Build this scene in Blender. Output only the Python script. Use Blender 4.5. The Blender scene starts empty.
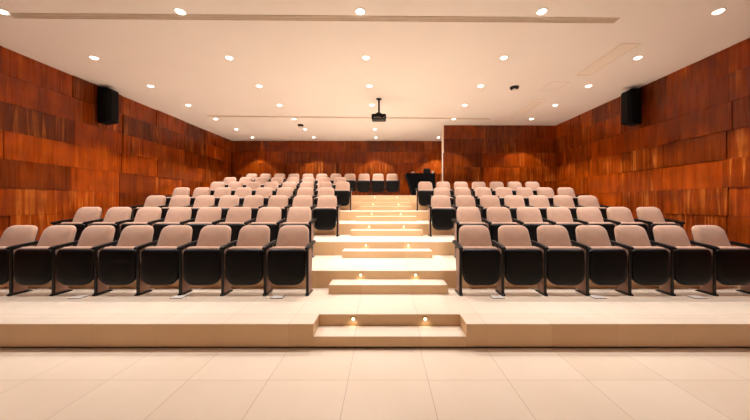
import bpy, bmesh, math, random
from mathutils import Vector, Matrix
R = random.Random(7)
sc = bpy.context.scene
COL = sc.collection

# ------------------------------------------------------------------ dimensions
H = 1.524                     # camera height over the lower floor
F = 292.0                     # focal length in pixels of a 750 px frame
P = 0.58                      # seat pitch
D = 1.289                     # row depth
WL, WR = -6.5, 5.89           # side walls
YB = 12.50                    # back wall
YF = -3.2                     # wall behind the camera
ZC = 4.204                    # ceiling
Y0 = 3.06                     # front edge of the first tier
RISER = [Y0] + [4.36 + D * k for k in range(6)]
TOP = [0.2625 + 0.26 * k for k in range(7)]
PX, PY = 2.02, 10.0           # end of the partition wall on the right
AX = 0.06                     # centre of the aisle

# ------------------------------------------------------------------ helpers
def tag(o, label=None, cat=None, group=None, kind=None):
    if label: o['label'] = label
    if cat: o['category'] = cat
    if group: o['group'] = group
    if kind: o['kind'] = kind
    return o

def link(name, me, parent=None, loc=None, rot=None):
    o = bpy.data.objects.new(name, me)
    COL.objects.link(o)
    if parent is not None: o.parent = parent
    if loc is not None: o.location = loc
    if rot is not None: o.rotation_euler = rot
    return o

def empty(name, loc, rz=0.0):
    o = bpy.data.objects.new(name, None)
    o.empty_display_size = 0.1
    COL.objects.link(o)
    o.location = loc
    o.rotation_euler = (0, 0, rz)
    return o

def box(bm, x0, x1, y0, y1, z0, z1, bevel=0.0, seg=1):
    vs = [bm.verts.new(v) for v in ((x0,y0,z0),(x1,y0,z0),(x1,y1,z0),(x0,y1,z0),(x0,y0,z1),(x1,y0,z1),(x1,y1,z1),(x0,y1,z1))]
    fs = [bm.faces.new([vs[i] for i in q]) for q in ((0,3,2,1),(4,5,6,7),(0,1,5,4),(1,2,6,5),(2,3,7,6),(3,0,4,7))]
    if bevel > 0:
        es = list({e for f in fs for e in f.edges})
        bmesh.ops.bevel(bm, geom=es, offset=bevel, segments=seg, profile=0.5, affect='EDGES')
    return fs

def prism(bm, pts, axis, a, b, bevel=0.0, seg=2):
    """polygon pts (2-D) extruded along axis between a and b"""
    def mk(p, t):
        return {'x': (t, p[0], p[1]), 'y': (p[0], t, p[1]), 'z': (p[0], p[1], t)}[axis]
    A = [bm.verts.new(mk(p, a)) for p in pts]
    B = [bm.verts.new(mk(p, b)) for p in pts]
    n = len(pts)
    fs = [bm.faces.new(A), bm.faces.new(B)]
    for i in range(n):
        fs.append(bm.faces.new((A[i], A[(i+1) % n], B[(i+1) % n], B[i])))
    bmesh.ops.recalc_face_normals(bm, faces=fs)
    if bevel > 0:
        es = list({e for f in fs for e in f.edges})
        bmesh.ops.bevel(bm, geom=es, offset=bevel, segments=seg, profile=0.5, affect='EDGES')

def cyl(bm, r, z0, z1, n=24, m=None, r2=None):
    r2 = r if r2 is None else r2
    m = m or Matrix()
    A = [bm.verts.new(m @ Vector((r*math.cos(2*math.pi*i/n), r*math.sin(2*math.pi*i/n), z0))) for i in range(n)]
    B = [bm.verts.new(m @ Vector((r2*math.cos(2*math.pi*i/n), r2*math.sin(2*math.pi*i/n), z1))) for i in range(n)]
    fs = [bm.faces.new(A[::-1]), bm.faces.new(B)]
    for i in range(n):
        fs.append(bm.faces.new((A[i], A[(i+1) % n], B[(i+1) % n], B[i])))
    return fs

def lathe(bm, prof, n=28):
    rings = []
    for r, z in prof:
        rings.append([bm.verts.new((r*math.cos(2*math.pi*i/n), r*math.sin(2*math.pi*i/n), z)) for i in range(n)])
    for a, b in zip(rings, rings[1:]):
        for i in range(n):
            bm.faces.new((a[i], a[(i+1) % n], b[(i+1) % n], b[i]))
    return rings

def finish(bm, name, mat, smooth=False):
    bmesh.ops.recalc_face_normals(bm, faces=bm.faces)
    me = bpy.data.meshes.new(name)
    bm.to_mesh(me); bm.free()
    me.materials.append(mat)
    if smooth:
        for p in me.polygons: p.use_smooth = True
        if smooth != 'all':
            try: me.set_sharp_from_angle(angle=math.radians(40))
            except Exception: pass
    return me

# ------------------------------------------------------------------ materials
def srgb(r, g, b):
    f = lambda c: (c/255/12.92) if c/255 <= 0.04045 else ((c/255+0.055)/1.055)**2.4
    return (f(r), f(g), f(b), 1)

class NT:
    def __init__(self, name):
        self.m = bpy.data.materials.new(name); self.m.use_nodes = True
        self.t = self.m.node_tree; self.t.nodes.clear()
        self.out = self.t.nodes.new('ShaderNodeOutputMaterial')
    def n(self, typ, **kw):
        nd = self.t.nodes.new('ShaderNode' + typ)
        for k, v in kw.items():
            if k.startswith('i_'): nd.inputs[k[2:].replace('_', ' ')].default_value = v
            else: setattr(nd, k, v)
        return nd
    def l(self, a, b): self.t.links.new(a, b)
    def math(self, op, a, b=None, c=None):
        nd = self.n('Math', operation=op)
        for i, v in enumerate((a, b, c)):
            if v is None: continue
            if isinstance(v, (int, float)): nd.inputs[i].default_value = v
            else: self.l(v, nd.inputs[i])
        return nd.outputs[0]
    def mix(self, fac, a, b, blend='MIX'):
        nd = self.n('Mix', data_type='RGBA', blend_type=blend)
        for i, v in ((0, fac), (6, a), (7, b)):
            if isinstance(v, (int, float, tuple)): nd.inputs[i].default_value = v
            else: self.l(v, nd.inputs[i])
        return nd.outputs[2]
    def ramp(self, fac, stops):
        nd = self.n('ValToRGB'); e = nd.color_ramp.elements
        while len(e) < len(stops): e.new(0.5)
        for el, (p, c) in zip(e, stops):
            el.position = p; el.color = c if isinstance(c, tuple) else (c, c, c, 1)
        self.l(fac, nd.inputs[0]); return nd.outputs[0]
    def noise(self, vec, scale=1.0, detail=3, rough=0.5):
        nd = self.n('TexNoise'); nd.inputs['Scale'].default_value = scale
        nd.inputs['Detail'].default_value = detail; nd.inputs['Roughness'].default_value = rough
        if vec is not None: self.l(vec, nd.inputs['Vector'])
        return nd.outputs[0]
    def bump(self, h, strength, dist=0.01):
        nd = self.n('Bump'); nd.inputs['Strength'].default_value = strength; nd.inputs['Distance'].default_value = dist
        self.l(h, nd.inputs['Height']); return nd.outputs[0]
    def principled(self, color, rough=0.5, metal=0.0, normal=None, spec=None, coat=None, sheen=None):
        b = self.n('BsdfPrincipled')
        if isinstance(color, tuple): b.inputs['Base Color'].default_value = color
        else: self.l(color, b.inputs['Base Color'])
        if isinstance(rough, (int, float)): b.inputs['Roughness'].default_value = rough
        else: self.l(rough, b.inputs['Roughness'])
        b.inputs['Metallic'].default_value = metal
        if spec is not None: b.inputs['Specular IOR Level'].default_value = spec
        if coat: b.inputs['Coat Weight'].default_value = coat; b.inputs['Coat Roughness'].default_value = 0.25
        if sheen: b.inputs['Sheen Weight'].default_value = sheen
        if normal is not None: self.l(normal, b.inputs['Normal'])
        self.l(b.outputs[0], self.out.inputs[0]); return self.m

def mat_plain(name, col, rough=0.5, metal=0.0, var=0.06, scale=8.0, bump=0.0, spec=None, sheen=None):
    t = NT(name)
    tc = t.n('TexCoord')
    nz = t.noise(tc.outputs['Object'], scale, 4)
    c0 = tuple(c*(1-var) for c in col[:3]) + (1,); c1 = tuple(min(1, c*(1+var)) for c in col[:3]) + (1,)
    c = t.ramp(nz, [(0.3, c0), (0.7, c1)])
    nrm = None
    if bump:
        nrm = t.bump(t.noise(tc.outputs['Object'], scale*14, 2), bump, 0.004)
    return t.principled(c, rough, metal, nrm, spec, sheen=sheen)

def mat_wood():
    t = NT('veneer')
    g = t.n('NewGeometry')
    s = t.n('SeparateXYZ'); t.l(g.outputs['Position'], s.inputs[0])
    at = t.n('Attribute', attribute_name='panel_tone')
    tone = at.outputs['Fac']
    u = t.math('ADD', s.outputs[0], s.outputs[1])
    off = t.math('MULTIPLY', tone, 37.0)
    def vec(su, sz):
        c = t.n('CombineXYZ')
        t.l(t.math('MULTIPLY', u, su), c.inputs[0])
        t.l(t.math('MULTIPLY', s.outputs[2], sz), c.inputs[1])
        t.l(off, c.inputs[2]); return c.outputs[0]
    fine = t.noise(vec(22, 1.0), 1.0, 4, 0.6)
    wide = t.noise(vec(7.0, 0.5), 1.0, 2, 0.5)
    cloud = t.noise(vec(2.2, 2.6), 1.0, 3)
    strk = t.noise(vec(8.0, 0.25), 1.0, 1)
    base = t.ramp(t.math('ADD', t.math('MULTIPLY', wide, 0.68), t.math('MULTIPLY', fine, 0.32)),
                  [(0.25, srgb(118, 42, 0)), (0.5, srgb(156, 62, 1)), (0.75, srgb(186, 86, 8))])
    tn = t.ramp(tone, [(0.0, srgb(166, 166, 160)), (0.45, srgb(218, 218, 214)), (1.0, srgb(255, 255, 250))])
    base = t.mix(1.0, base, tn, 'MULTIPLY')
    base = t.mix(0.75, base, t.ramp(cloud, [(0.3, 0.58), (0.7, 1.25)]), 'MULTIPLY')
    # pale sapwood flares, only on some of the panels
    sel = t.math('GREATER_THAN', t.math('FRACT', t.math('MULTIPLY', tone, 13.7)), 0.5)
    d = t.math('ABSOLUTE', t.math('SUBTRACT', strk, 0.56))
    flare = t.ramp(d, [(0.0, 1.0), (0.038, 0.0)])
    fl = t.math('MULTIPLY', t.math('MULTIPLY', flare, sel), t.math('MULTIPLY', t.ramp(cloud, [(0.35, 0.2), (0.65, 1.0)]), 0.72))
    col = t.mix(fl, base, srgb(206, 120, 48))
    rough = t.ramp(fine, [(0.3, 0.22), (0.7, 0.36)])
    return t.principled(col, rough, 0, t.bump(fine, 0.05, 0.003), 0.28)

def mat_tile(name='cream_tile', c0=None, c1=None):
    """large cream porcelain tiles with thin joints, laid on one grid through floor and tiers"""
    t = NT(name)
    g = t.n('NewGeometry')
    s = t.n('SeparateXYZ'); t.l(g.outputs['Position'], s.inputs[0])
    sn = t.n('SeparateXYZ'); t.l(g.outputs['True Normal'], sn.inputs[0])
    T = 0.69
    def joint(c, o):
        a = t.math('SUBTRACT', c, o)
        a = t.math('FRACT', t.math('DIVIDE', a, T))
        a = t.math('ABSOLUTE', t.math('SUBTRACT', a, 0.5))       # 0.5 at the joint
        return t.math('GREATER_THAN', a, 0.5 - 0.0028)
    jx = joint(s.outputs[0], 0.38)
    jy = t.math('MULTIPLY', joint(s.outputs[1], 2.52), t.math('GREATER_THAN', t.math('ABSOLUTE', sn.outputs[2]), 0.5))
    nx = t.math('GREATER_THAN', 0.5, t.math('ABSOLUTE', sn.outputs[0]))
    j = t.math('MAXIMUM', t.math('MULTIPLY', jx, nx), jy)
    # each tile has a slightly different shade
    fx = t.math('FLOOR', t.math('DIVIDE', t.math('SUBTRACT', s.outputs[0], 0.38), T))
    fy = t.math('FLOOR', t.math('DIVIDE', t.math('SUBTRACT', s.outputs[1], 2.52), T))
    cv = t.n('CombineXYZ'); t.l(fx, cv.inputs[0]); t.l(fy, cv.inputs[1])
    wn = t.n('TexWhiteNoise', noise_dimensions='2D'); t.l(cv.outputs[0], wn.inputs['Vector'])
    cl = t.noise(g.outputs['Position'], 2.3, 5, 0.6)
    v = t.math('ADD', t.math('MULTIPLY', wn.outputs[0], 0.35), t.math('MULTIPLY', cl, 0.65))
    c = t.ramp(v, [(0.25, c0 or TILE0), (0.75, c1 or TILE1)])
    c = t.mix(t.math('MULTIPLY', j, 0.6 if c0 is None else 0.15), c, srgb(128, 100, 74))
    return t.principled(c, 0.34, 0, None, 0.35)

def mat_emit(name, col, strength):
    t = NT(name)
    e = t.n('Emission'); e.inputs[0].default_value = col; e.inputs[1].default_value = strength
    t.l(e.outputs[0], t.out.inputs[0]); return t.m

TILE0, TILE1 = srgb(230, 212, 188), srgb(238, 222, 200)
M_wood = mat_wood()
M_tile = mat_tile()
M_riser = mat_tile('shaded_riser_tile', srgb(222, 186, 142), srgb(232, 198, 154))  # same tile as the treads, with riser shade put into a browner colour
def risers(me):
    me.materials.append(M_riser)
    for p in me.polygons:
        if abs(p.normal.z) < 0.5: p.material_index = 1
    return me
M_ceil = mat_plain('ceiling_paint', srgb(250, 243, 234), 0.85, 0, 0.015, 0.8)
M_plaster = mat_plain('white_plaster', srgb(226, 216, 204), 0.8, 0, 0.02, 3)
M_fabric = mat_plain('beige_fabric', srgb(188, 152, 128), 0.9, 0, 0.05, 14, 0.2, 0.2, 0.25)
M_black = mat_plain('black_plastic', srgb(11, 10, 9), 0.42, 0, 0.1, 10, 0.05, 0.22)
M_cab = mat_plain('speaker_cabinet', srgb(6, 6, 7), 0.75, 0, 0.1, 10, 0.05, 0.15)
M_lam = mat_plain('side_laminate', srgb(166, 134, 118), 0.6, 0, 0.1, 9, 0.05, 0.3)
M_steel = mat_plain('black_steel', srgb(20, 18, 17), 0.35, 0.3, 0.1, 10)
M_chrome = mat_plain('dull_metal', srgb(150, 142, 134), 0.35, 0.9, 0.05, 10)
M_cloth = mat_plain('black_cloth', srgb(10, 9, 10), 0.95, 0, 0.15, 12, 0.3, 0.1)
M_grille = mat_plain('speaker_grille', srgb(9, 9, 10), 0.7, 0, 0.2, 60, 0.3, 0.2)
M_slot = mat_plain('vent_grey', srgb(230, 216, 198), 0.6, 0, 0.05, 6)
M_slotd = mat_plain('vent_shadow', srgb(196, 178, 158), 0.7, 0, 0.05, 6)
M_vent = mat_plain('pale_vent', srgb(238, 224, 206), 0.7, 0, 0.03, 6)
M_white = mat_plain('white_plastic', srgb(240, 236, 228), 0.4, 0, 0.02, 8)
M_toe = mat_plain('toe_shadow_gasket', srgb(96, 72, 50), 0.7, 0, 0.08, 6)
M_lens = mat_emit('lamp_lens', (1.0, 0.90, 0.74, 1), 9.0)
M_glow = mat_emit('step_lamp_lens', (1.0, 0.70, 0.34, 1), 3.5)
M_pink = mat_plain('pale_pottery', srgb(214, 176, 158), 0.5, 0, 0.05, 20)

# ------------------------------------------------------------------ wall cladding
def clad(name, axis, fixed, into, a0, a1, z0, z1, joints, courses, seed):
    """staggered veneer panels of slightly different thickness in front of a slab.
    axis 'x': wall runs along y at x=fixed; axis 'y': runs along x at y=fixed; into = +1/-1 towards the room."""
    r = random.Random(seed)
    bm = bmesh.new(); lay = bm.faces.layers.float.new('panel_tone')
    def put(u0, u1, w0, w1, d0, d1, tone):
        lo, hi = sorted((fixed + into*d0, fixed + into*d1))
        if axis == 'x': fs = box(bm, lo, hi, u0, u1, w0, w1)
        else: fs = box(bm, u0, u1, lo, hi, w0, w1)
        for f in fs: f[lay] = tone
    put(a0, a1, z0, z1, -0.12, 0.0, 0.05)
    for ci in range(len(courses)-1):
        w0, w1 = max(courses[ci], z0), min(courses[ci+1], z1)
        if w1 - w0 < 0.03: continue
        sh = r.choice((-0.06, -0.02, 0.0, 0.03, 0.08))
        us = [a0] + [j + sh for j in joints if a0 + 0.15 < j + sh < a1 - 0.15] + [a1]
        for u0, u1 in zip(us, us[1:]):
            th = r.choice((0.010, 0.016, 0.026, 0.038))
            put(u0 + 0.003, u1 - 0.003, w0 + 0.003, w1 - 0.003, 0.0, th, r.random())
    me = finish(bm, name, M_wood)
    return tag(link(name, me), kind='structure')

COURSES = [1.80 + 0.487*k for k in range(-4, 5)] + [ZC + 0.2]
COURSES = sorted(COURSES)
JY = [5.0 + 1.125*k for k in range(-8, 8)]
clad('wall_left', 'x', WL - 0.03, +1, YF, YB, 0, ZC, JY, COURSES, 3)
clad('wall_right', 'x', WR + 0.03, -1, YF, YB, 0, ZC, JY, COURSES, 12)
JX = [-6.5 + 1.15*k for k in range(0, 12)]
clad('wall_back', 'y', YB + 0.03, -1, WL, WR, 1.3, ZC, JX, COURSES, 5)
# partition on the right, in front of the alcove, with its pale end face
pw = clad('wall_partition', 'y', PY + 0.03, -1, PX, WR, 1.5, ZC, [PX + 1.3 + 1.28*k for k in range(-1, 4)], COURSES, 21)
bm = bmesh.new(); box(bm, PX - 0.012, PX + 0.03, PY + 0.0, PY + 0.16, 1.5, ZC)
tag(link('trim_partition', finish(bm, 'trim_partition', M_vent)), kind='structure')
bm = bmesh.new(); box(bm, WL, WR, YF - 0.1, YF, 0, ZC)
tag(link('wall_front', finish(bm, 'wall_front', M_fabric)), kind='structure')

# ------------------------------------------------------------------ floor, tiers, ceiling
bm = bmesh.new(); box(bm, WL - 0.1, WR + 0.1, YF - 0.1, YB + 0.1, -0.1, 0.0)
tag(link('floor', finish(bm, 'floor', M_tile)), kind='structure')
bm = bmesh.new(); box(bm, WL - 0.2, WR + 0.2, YF - 0.2, YB + 0.2, ZC, ZC + 0.12)
ceiling = tag(link('ceiling', finish(bm, 'ceiling', M_ceil)), kind='structure')

RX0, RX1, RY = AX - 0.80, AX + 0.805, 3.33          # recess cut for the first step
for k in range(7):
    bm = bmesh.new()
    y0, z1 = RISER[k], TOP[k]
    z0 = 0.0 if k == 0 else TOP[k-1]
    yb = YB
    if k == 0:
        # front tier with a notch holding the first step, a shadow strip along its foot
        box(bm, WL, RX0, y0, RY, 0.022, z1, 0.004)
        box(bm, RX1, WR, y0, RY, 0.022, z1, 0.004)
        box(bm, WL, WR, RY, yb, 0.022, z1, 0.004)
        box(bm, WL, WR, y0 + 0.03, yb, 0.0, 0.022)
    else:
        box(bm, WL, WR, y0, yb, z0, z1, 0.004)
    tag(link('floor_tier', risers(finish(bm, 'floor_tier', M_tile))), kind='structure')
bm = bmesh.new(); box(bm, WL, WR, Y0 + 0.022, Y0 + 0.0299, 0, 0.0215)  # dark strip painted as the shadow line along the tier's foot
tag(link('toe_shadow_strip', finish(bm, 'toe_shadow_strip', M_toe)), kind='structure')

ORD = ['first', 'second', 'third', 'fourth', 'fifth', 'sixth', 'seventh', 'eighth', 'ninth', 'tenth', 'eleventh']
STEP_LABEL = [
    'cream tiled step set into the notch of the lowest riser, nearest step',
    'free-standing cream tiled half step on the front tier, level with the front row seats',
    'cream tiled half step below the third tier, second free-standing step going up',
    'cream tiled half step in the aisle, third free-standing step going up',
    'cream tiled half step in the aisle, fourth free-standing step going up',
    'cream tiled half step in the aisle, fifth free-standing step, one below the topmost',
    'topmost cream tiled half step, just below the tier of the rear row']
LAMP_LABEL = [
    'in the back of the lowest notch step', 'on the riser above the first free-standing step',
    'on the riser above the second free-standing step', 'on the riser above the third free-standing step',
    'on the riser above the fourth free-standing step', 'on the riser above the fifth free-standing step',
    'on the highest riser below the rear row']
for k in range(7):
    bm = bmesh.new()
    if k == 0:
        box(bm, RX0, RX1, Y0, RY, 0.022, TOP[0]/2, 0.004)
        box(bm, RX0, RX1, Y0 + 0.03, RY, 0, 0.022)
    else:
        box(bm, AX - 0.83, AX + 0.825, RISER[k] - 0.30, RISER[k] - 0.0005, TOP[k-1], TOP[k-1] + 0.13, 0.004)
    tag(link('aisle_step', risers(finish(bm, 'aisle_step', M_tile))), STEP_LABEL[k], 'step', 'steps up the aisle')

# step lamps on the risers
def bezel_mesh():
    bm = bmesh.new()
    lathe(bm, [(0.020, 0.0), (0.020, 0.004), (0.027, 0.006), (0.031, 0.003), (0.031, 0.0)], 20)
    return finish(bm, 'bezel', M_chrome, True)
def lens_mesh():
    bm = bmesh.new(); cyl(bm, 0.020, 0.0005, 0.003, 20)
    return finish(bm, 'lens', M_glow)
ME_bez, ME_sl = bezel_mesh(), lens_mesh()
for k in range(7):
    yy = RY if k == 0 else RISER[k]
    zz = (TOP[0]/2 + 0.075) if k == 0 else (TOP[k-1] + 0.13 + 0.065)
    for s, side in ((-0.41, 'left'), (0.41, 'right')):
        e = tag(empty('step_light', (AX + s, yy - 0.0005, zz)), 'small round glowing %s step light %s' % (side, LAMP_LABEL[k]), 'light', 'step lights')
        for nm, me in (('bezel', ME_bez), ('lens', ME_sl)):
            link(nm, me, e, rot=(math.pi/2, 0, 0))
        ld = bpy.data.lights.new('step_lamp', 'SPOT'); ld.energy = 0.32; ld.color = (1.0, 0.78, 0.5)
        ld.spot_size = math.radians(140); ld.spot_blend = 0.8; ld.shadow_soft_size = 0.02
        lo = bpy.data.objects.new('step_lamp', ld); COL.objects.link(lo); lo.parent = e
        lo.location = (0, -0.02, 0); lo.rotation_euler = (math.radians(28), 0, 0)

# ------------------------------------------------------------------ seats
def outline(w0, w1, z0, z1, rt, rb, n=6):
    """closed outline, bottom width w0, top width w1, corner radii rt (top) and rb (bottom)"""
    pts = []
    def arc(cx, cz, r, a0, a1):
        for i in range(n + 1):
            a = math.radians(a0 + (a1 - a0)*i/n); pts.append((cx + r*math.cos(a), cz + r*math.sin(a)))
    arc(w1/2 - rt, z1 - rt, rt, 5, 90)
    arc(-w1/2 + rt, z1 - rt, rt, 90, 175)
    arc(-w0/2 + rb, z0 + rb, rb, 180, 270)
    arc(w0/2 - rb, z0 + rb, rb, 270, 360)
    return pts

def pillow(bm, pts, layers, cap_bulge=0.0):
    """stack of inset copies of an outline: layers of (inset, y); closed with domed caps"""
    cx = sum(p[0] for p in pts)/len(pts); cz = sum(p[1] for p in pts)/len(pts)
    w = max(p[0] for p in pts); h = max(p[1] for p in pts) - cz
    rings = []
    for ins, y in layers:
        fx, fz = (w - ins)/w, (h - ins)/h
        rings.append([bm.verts.new((cx + (p[0]-cx)*fx, y, cz + (p[1]-cz)*fz)) for p in pts])
    n = len(pts)
    for a, b in zip(rings, rings[1:]):
        for i in range(n): bm.faces.new((a[i], a[(i+1) % n], b[(i+1) % n], b[i]))
    for ring, y, s in ((rings[0], layers[0][1], -1), (rings[-1], layers[-1][1], 1)):
        cv = bm.verts.new((cx, y + (cap_bulge if s > 0 else 0), cz))
        for i in range(n): bm.faces.new((ring[i], ring[(i+1) % n], cv))

def tilt(bm, ang, piv):
    bmesh.ops.rotate(bm, verts=bm.verts, cent=piv, matrix=Matrix.Rotation(-ang, 3, 'X'))

BY, BZ, BT = 0.225, 0.50, math.radians(17)
bm = bmesh.new()     # upholstered back, leaning away
o = outline(0.495, 0.445, 0.50, 0.962, 0.105, 0.05)
pillow(bm, o, [(0.006, BY+0.02), (0.0, BY+0.008), (0.0, BY-0.012), (0.006, BY-0.026), (0.018, BY-0.038), (0.04, BY-0.047), (0.08, BY-0.053), (0.13, BY-0.056), (0.19, BY-0.057)][::1], -0.0)
for v in bm.verts:
    dz = v.co.z - 0.72
    v.co.y += 0.55*dz*dz*(1 if dz > 0 else 0.3)
tilt(bm, BT, (0, BY, BZ)); ME_back = finish(bm, 'backrest', M_fabric, 'all')
bm = bmesh.new()     # hard shell behind it
o = outline(0.485, 0.43, 0.42, 0.948, 0.10, 0.05)
pillow(bm, o, [(0.03, BY+0.045), (0.008, BY+0.04), (0.0, BY+0.028), (0.004, BY+0.021)])
for v in bm.verts:
    dz = v.co.z - 0.72
    v.co.y += 0.55*dz*dz*(1 if dz > 0 else 0.3)
tilt(bm, BT, (0, BY, BZ)); ME_shell = finish(bm, 'back_shell', M_black, 'all')
ST = math.radians(3)
bm = bmesh.new()     # black pan of the folded seat
o = outline(0.512, 0.526, 0.140, 0.632, 0.06, 0.15)
pillow(bm, o, [(0.10, -0.034), (0.05, -0.031), (0.020, -0.026), (0.006, -0.016), (0.0, -0.002), (0.0, 0.022), (0.004, 0.026)], 0)
tilt(bm, ST, (0, 0.0, 0.15)); ME_pan = finish(bm, 'seat', M_black, 'all')
bm = bmesh.new()     # its cushion, seen as a pale rim along the top
o = outline(0.480, 0.496, 0.180, 0.660, 0.05, 0.10)
pillow(bm, o, [(0.022, 0.012), (0.008, 0.020), (0.0, 0.034), (0.0, 0.105), (0.010, 0.135), (0.03, 0.150), (0.07, 0.158)], 0.006)
tilt(bm, ST, (0, 0.0, 0.15)); ME_cush = finish(bm, 'seat_cushion', M_fabric, 'all')
SX = P/2             # support centred between two seats
bm = bmesh.new(); box(bm, -0.015, 0.015, 0.008, 0.175, 0.028, 0.632, 0.003); ME_side = finish(bm, 'side_panel', M_lam)
bm = bmesh.new(); box(bm, -0.018, 0.018, -0.014, 0.010, 0.028, 0.640, 0.004); ME_post = finish(bm, 'front_post', M_steel)
bm = bmesh.new()
prism(bm, [(-0.048, 0.636), (-0.050, 0.656), (-0.03, 0.672), (0.05, 0.684), (0.20, 0.700), (0.37, 0.716), (0.385, 0.705), (0.385, 0.668), (0.20, 0.655), (0.05, 0.636), (0.0, 0.622)], 'x', -0.0255, 0.0255, 0.008, 2)
ME_arm = finish(bm, 'armrest', M_black, True)
bm = bmesh.new()
prism(bm, [(-0.035, 0.0), (-0.035, 0.012), (-0.01, 0.030), (0.18, 0.030), (0.225, 0.012), (0.225, 0.0)], 'x', -0.024, 0.024)
ME_foot = finish(bm, 'foot', M_steel)
bm = bmesh.new()     # rear strut carrying the back
prism(bm, [(0.16, 0.30), (0.16, 0.52), (0.245, 0.64), (0.300, 0.64), (0.235, 0.48), (0.20, 0.30)], 'x', -0.010, 0.010)
ME_strut = finish(bm, 'strut', M_steel)
bm = bmesh.new()
mx = Matrix.Rotation(math.pi/2, 4, 'Y')
cyl(bm, 0.016, -0.008, 0.008, 14, Matrix.Translation((0, 0.05, 0.385)) @ mx)
ME_hinge = finish(bm, 'hinge', M_chrome, True)
bm = bmesh.new(); cyl(bm, 0.007, -0.006, 0.006, 10, mx); ME_bolt = finish(bm, 'bolt', M_chrome, True)

def support(t, x):
    s = link('side_panel', ME_side, t, (x, 0, 0))
    link('front_post', ME_post, s); link('armrest', ME_arm, s); link('foot', ME_foot, s); link('strut', ME_strut, s)

def seat(x, y, z, label, group, extra):
    t = tag(empty('theatre_seat', (x, y, z)), label, 'seat', group)
    link('backrest', ME_back, t); link('back_shell', ME_shell, t)
    pan = link('seat', ME_pan, t); link('seat_cushion', ME_cush, pan)
    for sx in (-1, 1):
        h = link('hinge', ME_hinge, t, (sx*0.262, 0, 0))
        for bz in (0.35, 0.42): link('bolt', ME_bolt, h, (0, 0.022, bz))
    support(t, -SX)
    if extra: support(t, SX)
    return t

ROWN = ['front row', 'second row', 'third row', 'fourth row', 'fifth row', 'sixth row']
for k in range(6):
    y = 4.004 + D*k; z = TOP[k]
    inner = (2.31 if k % 2 == 0 else 2.80)
    nL, nR = 8, (7 if k < 5 else 0)
    for i in range(nL):
        x = -(inner + i)*P
        pos = 'beside the aisle steps' if i == 0 else ('nearest the left wall' if i == nL-1 else '%s from the aisle' % ORD[i])
        seat(x, y, z, 'folded beige theatre seat, %s left of the aisle, %s' % (ROWN[k], pos), 'seats of the left block, ' + ROWN[k], i == 0)
    for i in range(nR):
        x = (inner + i)*P
        pos = 'beside the aisle steps' if i == 0 else ('nearest the right wall' if i == nR-1 else '%s from the aisle' % ORD[i])
        seat(x, y, z, 'folded beige theatre seat, %s right of the aisle, %s' % (ROWN[k], pos), 'seats of the right block, ' + ROWN[k], i == nR-1)
for i in range(11):
    x = (392.2 - 384)/14.05*P - i*P
    pos = 'at its right end' if i == 0 else ('at its far left end' if i == 10 else '%s from its right end' % ORD[i])
    seat(x, 4.004 + D*6 - 0.02, TOP[6], 'folded beige theatre seat, rear row along the back wall, %s' % pos, 'seats of the rear row', i == 0)

# ------------------------------------------------------------------ ceiling fittings
bm = bmesh.new()
lathe(bm, [(0.056, -0.001), (0.058, -0.006), (0.064, -0.010), (0.076, -0.008), (0.080, -0.003), (0.080, 0.0)], 28)
ME_ring = finish(bm, 'trim_ring', M_white, True)
bm = bmesh.new(); lathe(bm, [(0.001, -0.030), (0.026, -0.027), (0.046, -0.018), (0.058, -0.004)], 28)
ME_lens = finish(bm, 'lens', M_lens, True)

def lamp_data(e, spot=90):
    ld = bpy.data.lights.new('downlight_lamp', 'SPOT'); ld.energy = e; ld.color = (1.0, 0.96, 0.97)
    ld.spot_size = math.radians(spot); ld.spot_blend = 0.32; ld.shadow_soft_size = 0.045
    return ld
LD = lamp_data(230)
LDF = lamp_data(6)
LX = [-5.32, -2.84, -0.33, 2.20, 4.66]
LY = [4.07 + 1.29*k for k in range(7)]
XN = ['far left', 'second from left', 'middle', 'second from right', 'far right']
YN = ['nearest', 'second nearest', 'third nearest', 'fourth', 'fifth', 'sixth', 'rearmost']
for j, ly in enumerate(LY):
    for i, lx in enumerate(LX):
        if j >= 5 and i == 4: continue
        lab = 'round recessed ceiling downlight, %s in the %s row across the ceiling' % (XN[i], YN[j])
        if j >= 5 and i == 3: lab = 'round recessed ceiling downlight behind the partition end, %s row across the ceiling' % YN[j]
        e = tag(empty('downlight', (lx, ly, ZC)), lab, 'light', 'ceiling downlights')
        link('trim_ring', ME_ring, e); link('lens', ME_lens, e)
        lo = bpy.data.objects.new('downlight_lamp', LD); COL.objects.link(lo); lo.parent = e; lo.location = (0, 0, -0.035)
for ly in (2.78, 1.49, 0.2, -1.1):                 # unseen lamps added over and behind the camera to light the near floor
    for lx in LX:
        lo = bpy.data.objects.new('downlight_lamp', LDF); COL.objects.link(lo); lo.parent = ceiling; lo.location = (lx, ly, ZC - 0.02)

def slot(loc, length, width, rz, label, nsl=2):
    t = tag(empty('ceiling_vent', loc, rz), label, 'vent')
    w = width/2; L = length/2
    bm = bmesh.new()
    box(bm, -L, L, -w, -w + 0.012, -0.012, 0); box(bm, -L, L, w - 0.012, w, -0.012, 0)
    box(bm, -L, -L + 0.012, -w + 0.012, w - 0.012, -0.012, 0); box(bm, L - 0.012, L, -w + 0.012, w - 0.012, -0.012, 0)
    link('frame', finish(bm, 'frame', M_slot), t)
    bm = bmesh.new(); box(bm, -L + 0.012, L - 0.012, -w + 0.012, w - 0.012, -0.003, 0); link('backing', finish(bm, 'backing', M_slotd), t)
    for q in range(nsl):
        yy = -w + (q + 1)*width/(nsl + 1)
        bm = bmesh.new(); box(bm, -L + 0.012, L - 0.012, yy - 0.008, yy + 0.008, -0.011, -0.003); link('slat', finish(bm, 'slat', M_slot), t)
    return t
slot((-0.97, 4.215, ZC), 8.75, 0.115, 0.0125, 'long slim grey linear air slot across the ceiling nearest the viewer')
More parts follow.
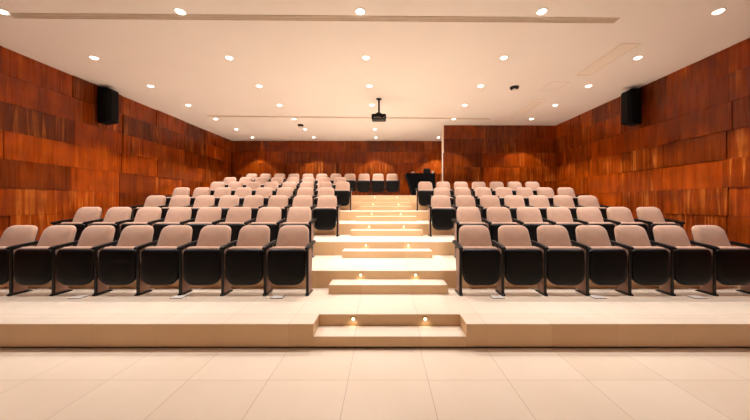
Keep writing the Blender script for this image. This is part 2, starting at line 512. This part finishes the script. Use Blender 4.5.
slot((-1.02, 9.08, ZC), 8.75, 0.115, 0.034, 'long slim linear air slot across the rear of the ceiling behind the projector')

def grille(x0, x1, y0, y1, label, n):
    cx, cy = (x0+x1)/2, (y0+y1)/2
    t = tag(empty('return_grille', (cx, cy, ZC)), label, 'vent', 'long return grilles')
    hx, hy = (x1-x0)/2, (y1-y0)/2
    bm = bmesh.new()
    box(bm, -hx, hx, -hy, -hy+0.03, -0.006, 0); box(bm, -hx, hx, hy-0.03, hy, -0.006, 0)
    box(bm, -hx, -hx+0.03, -hy+0.03, hy-0.03, -0.006, 0); box(bm, hx-0.03, hx, -hy+0.03, hy-0.03, -0.006, 0)
    link('frame', finish(bm, 'frame', M_vent), t)
    for q in range(n):
        xx = -hx + 0.03 + (q + 0.5)*(2*hx - 0.06)/n
        bm = bmesh.new(); box(bm, xx-0.006, xx+0.006, -hy+0.03, hy-0.03, -0.006, 0); link('slat', finish(bm, 'slat', M_vent), t)
grille(3.98, 4.30, 4.88, 6.10, 'long white ceiling grille nearest the right speaker', 6)
grille(3.90, 4.20, 7.50, 8.75, 'long white ceiling grille farther back, towards the partition', 6)
def hatch(x0, x1, y0, y1, label):
    cx, cy = (x0+x1)/2, (y0+y1)/2; hx, hy = (x1-x0)/2, (y1-y0)/2
    t = tag(empty('access_hatch', (cx, cy, ZC)), label, 'hatch', 'ceiling hatches')
    bm = bmesh.new()
    w = 0.012
    box(bm, -hx, hx, -hy, -hy+w, -0.004, 0); box(bm, -hx, hx, hy-w, hy, -0.004, 0)
    box(bm, -hx, -hx+w, -hy+w, hy-w, -0.004, 0); box(bm, hx-w, hx, -hy+w, hy-w, -0.004, 0)
    link('frame', finish(bm, 'frame', M_slot), t)
    bm = bmesh.new(); box(bm, -hx+w, hx-w, -hy+w, hy-w, -0.002, 0); link('panel', finish(bm, 'panel', M_ceil), t)
hatch(3.68, 4.10, 6.42, 6.92, 'square white ceiling access panel between the two long grilles')
hatch(3.62, 4.06, 9.05, 9.55, 'square white ceiling access panel just before the partition')

def detector(x, y, label):
    t = tag(empty('smoke_detector', (x, y, ZC)), label, 'smoke detector', 'ceiling detectors')
    bm = bmesh.new(); lathe(bm, [(0.001, -0.05), (0.075, -0.05), (0.095, -0.035), (0.10, 0.0)], 24); link('base', finish(bm, 'base', M_black, True), t)
    bm = bmesh.new(); lathe(bm, [(0.001, -0.075), (0.025, -0.075), (0.038, -0.068), (0.042, -0.05)], 24); link('sensor_head', finish(bm, 'sensor_head', M_white, True), t)
detector(3.0, 6.72, 'black round ceiling detector with pale head, right of the projector')
detector(-2.84, 9.95, 'small black round ceiling detector at the rear left, beside a downlight')

# projector on its drop pole
px, py = -0.13, 7.49
t = tag(empty('projector', (px, py, ZC)), 'black projector hanging from the ceiling on a short pole', 'projector')
bm = bmesh.new(); lathe(bm, [(0.001, -0.035), (0.03, -0.03), (0.06, -0.012), (0.075, -0.008), (0.075, 0.0)], 24); link('ceiling_plate', finish(bm, 'ceiling_plate', M_black, True), t)
bm = bmesh.new(); cyl(bm, 0.024, -0.40, -0.01, 18); link('pole', finish(bm, 'pole', M_black, True), t)
bm = bmesh.new()
prism(bm, [(-0.12, -0.415), (0.10, -0.415), (0.03, -0.365), (-0.05, -0.365)], 'y', -0.07, 0.07, 0.006); link('bracket', finish(bm, 'bracket', M_black), t)
bm = bmesh.new(); box(bm, -0.185, 0.185, -0.14, 0.14, -0.555, -0.41, 0.035, 4); b = link('body', finish(bm, 'body', M_black, True), t)
bm = bmesh.new(); cyl(bm, 0.045, -0.152, -0.13, 20, Matrix.Translation((0.08, 0, -0.47)) @ Matrix.Rotation(-math.pi/2, 4, 'X') @ Matrix.Scale(-1, 4, (0, 0, 1)) @ Matrix.Scale(-1, 4, (0, 0, 1)))
link('lens', finish(bm, 'lens', M_grille, True), t)
bm = bmesh.new()
for q in range(4): box(bm, -0.13, 0.15, -0.1435, -0.139, -0.530 + q*0.011, -0.525 + q*0.011)
link('vent_slats', finish(bm, 'vent_slats', M_chrome), t)

# loudspeakers on the side walls
def speaker(x, y, z, side, label):
    """side -1: left wall, +1: right wall; origin at the wall side middle of the box"""
    t = tag(empty('loudspeaker', (x, y, z)), label, 'speaker', 'wall speakers')
    s = -side
    w, d, h = 0.27, 0.25, 0.42
    pts = [(0.0, -d/2), (s*(w-0.04), -d/2), (s*w, -d/2 + 0.04), (s*w, d/2), (0.0, d/2)]
    bm = bmesh.new(); prism(bm, pts, 'z', -h + 0.02, h, 0.018, 2)
    for v in bm.verts:                                   # top and bottom slope in towards the baffle
        k = abs(v.co.x)/w
        if v.co.z > h - 0.05: v.co.z -= 0.05*max(0, k - 0.72)/0.28
        elif v.co.z < -h + 0.07: v.co.z += 0.06*max(0, k - 0.72)/0.28
    link('cabinet', finish(bm, 'cabinet', M_cab, True), t)
    bm = bmesh.new(); box(bm, *sorted((s*(w-0.002), s*(w+0.010))), -d/2 + 0.05, d/2 - 0.015, -h + 0.09, h - 0.07, 0.004); link('grille', finish(bm, 'grille', M_grille), t)
    bm = bmesh.new(); box(bm, *sorted((-s*0.07, s*0.02)), -0.05, 0.05, -0.12, 0.12, 0.004)
    link('bracket', finish(bm, 'bracket', M_steel), t)
speaker(WL + 0.055, 6.68, 3.74, -1, 'black box loudspeaker high on the left wood wall')
speaker(WR - 0.055, 6.74, 3.73, 1, 'black box loudspeaker high on the right wood wall')

# ------------------------------------------------------------------ floor outlets on the front tier
for i, (x, lab) in enumerate(((-4.11, 'leftmost of the three left of the steps'), (-2.76, 'middle one of three left of the steps'), (-1.43, 'nearest the steps on the left side'),
                              (1.52, 'nearest the steps on the right side'), (2.87, 'middle one of three right of the steps'), (4.20, 'rightmost of the three right of the steps'))):
    t = tag(empty('floor_outlet', (x, 3.93, TOP[0])), 'small white floor plate before the front row, ' + lab, 'floor plate', 'white floor plates')
    bm = bmesh.new(); box(bm, -0.082, 0.082, -0.068, 0.068, 0, 0.006, 0.002); link('gasket', finish(bm, 'gasket', M_toe), t)
    bm = bmesh.new(); box(bm, -0.075, 0.075, -0.062, 0.062, 0.0055, 0.010, 0.002); link('plate', finish(bm, 'plate', M_white), t)
    bm = bmesh.new(); box(bm, -0.05, 0.05, -0.036, 0.036, 0.0098, 0.0125, 0.001); link('lid', finish(bm, 'lid', M_white), t)

# ------------------------------------------------------------------ draped table in the alcove
TX0, TX1, TY0, TY1, TZ0, TZ1 = 0.86, 1.96, 11.15, 11.85, TOP[6], TOP[6] + 0.86
t = tag(empty('draped_table', ((TX0+TX1)/2, (TY0+TY1)/2, TZ0)), 'table under a floor-length black cloth behind the partition end', 'table')
bm = bmesh.new()
hw, hd, hh = (TX1-TX0)/2, (TY1-TY0)/2, TZ1-TZ0
def edge_pts(scale_l, fold, z):
    pts = []
    N = 96
    per = [(-hw, -hd), (hw, -hd), (hw, hd), (-hw, hd)]
    for q in range(4):
        a, b = per[q], per[(q+1) % 4]
        for i in range(N//4):
            f = i/(N/4); x = a[0] + (b[0]-a[0])*f; y = a[1] + (b[1]-a[1])*f
            ph = math.sin((q*N/4 + i)*2*math.pi/6)
            nx, ny = [(0, -1), (1, 0), (0, 1), (-1, 0)][q]
            pts.append(bm.verts.new(((x + scale_l*max(0, (hw - x)/(2*hw))) + nx*fold*ph, y + ny*fold*ph, z)))
    return pts
rings = [edge_pts(0.0, 0.0, hh), edge_pts(0.0, 0.003, hh - 0.03), edge_pts(0.06, 0.008, hh*0.75), edge_pts(0.16, 0.014, hh*0.4), edge_pts(0.26, 0.02, 0.005)]
for a, b in zip(rings, rings[1:]):
    for i in range(len(a)): bm.faces.new((a[i], a[(i+1) % len(a)], b[(i+1) % len(a)], b[i]))
bm.faces.new(rings[0])
link('tablecloth', finish(bm, 'tablecloth', M_cloth, True), t)
bm = bmesh.new(); box(bm, -hw+0.02, hw-0.02, -hd+0.02, hd-0.02, hh-0.04, hh-0.008); link('tabletop', finish(bm, 'tabletop', M_steel), t)
for sx in (-0.2, hw-0.08):
    for sy in (-hd+0.08, hd-0.08):
        bm = bmesh.new(); box(bm, sx-0.02, sx+0.02, sy-0.02, sy+0.02, 0, hh-0.04); link('leg', finish(bm, 'leg', M_steel), t)
# things on it
e = tag(empty('equipment_case', (1.68, 11.45, TZ1)), 'small black equipment box standing on the black draped table', 'box')
bm = bmesh.new(); box(bm, -0.13, 0.13, -0.10, 0.10, 0.0, 0.20, 0.012, 2); link('body', finish(bm, 'body', M_black, True), e)
bm = bmesh.new(); box(bm, -0.10, 0.10, -0.107, -0.099, 0.03, 0.16, 0.003); link('front_panel', finish(bm, 'front_panel', M_grille), e)
bm = bmesh.new(); box(bm, -0.06, 0.06, -0.012, 0.012, 0.215, 0.227, 0.004); box(bm, -0.06, -0.05, -0.01, 0.01, 0.198, 0.217); box(bm, 0.05, 0.06, -0.01, 0.01, 0.198, 0.217); link('handle', finish(bm, 'handle', M_steel), e)
bm = bmesh.new(); lathe(bm, [(0.001, 0.0), (0.06, 0.0), (0.075, 0.03), (0.07, 0.06), (0.04, 0.085), (0.001, 0.092)], 20)
tag(link('bowl', finish(bm, 'bowl', M_pink, True), None, (1.13, 11.4, TZ1)), 'small pale rounded object at the left end of the black draped table', 'bowl')
bm = bmesh.new(); lathe(bm, [(0.001, 0.0), (0.033, 0.0), (0.042, 0.11), (0.038, 0.11), (0.03, 0.008), (0.001, 0.008)], 20)
tag(link('cup', finish(bm, 'cup', M_white, True), None, (1.9, 11.4, TZ1)), 'small pale cup at the right end of the black draped table', 'cup')

# ------------------------------------------------------------------ camera, world, view
cd = bpy.data.cameras.new('camera'); cam = bpy.data.objects.new('camera', cd); COL.objects.link(cam)
cd.sensor_fit = 'HORIZONTAL'; cd.sensor_width = 36.0; cd.lens = F/750*36.0
cd.shift_x = -9.0/750; cd.shift_y = -6.5/750
cam.location = (0, 0, H); cam.rotation_euler = (math.pi/2, 0, 0)
cd.clip_start = 0.05
sc.camera = cam
w = bpy.data.worlds.new('world'); sc.world = w; w.use_nodes = True
w.node_tree.nodes['Background'].inputs[0].default_value = (1, 0.85, 0.7, 1)
w.node_tree.nodes['Background'].inputs[1].default_value = 0.0
vs = sc.view_settings
vs.view_transform = 'Standard'; vs.look = 'None'; vs.gamma = 1.0; vs.use_curve_mapping = False
vs.exposure = 0.0
sc.cycles.use_denoising = True
sc.cycles.max_bounces = 10
sc.cycles.diffuse_bounces = 6
sc.cycles.sample_clamp_indirect = 6.0
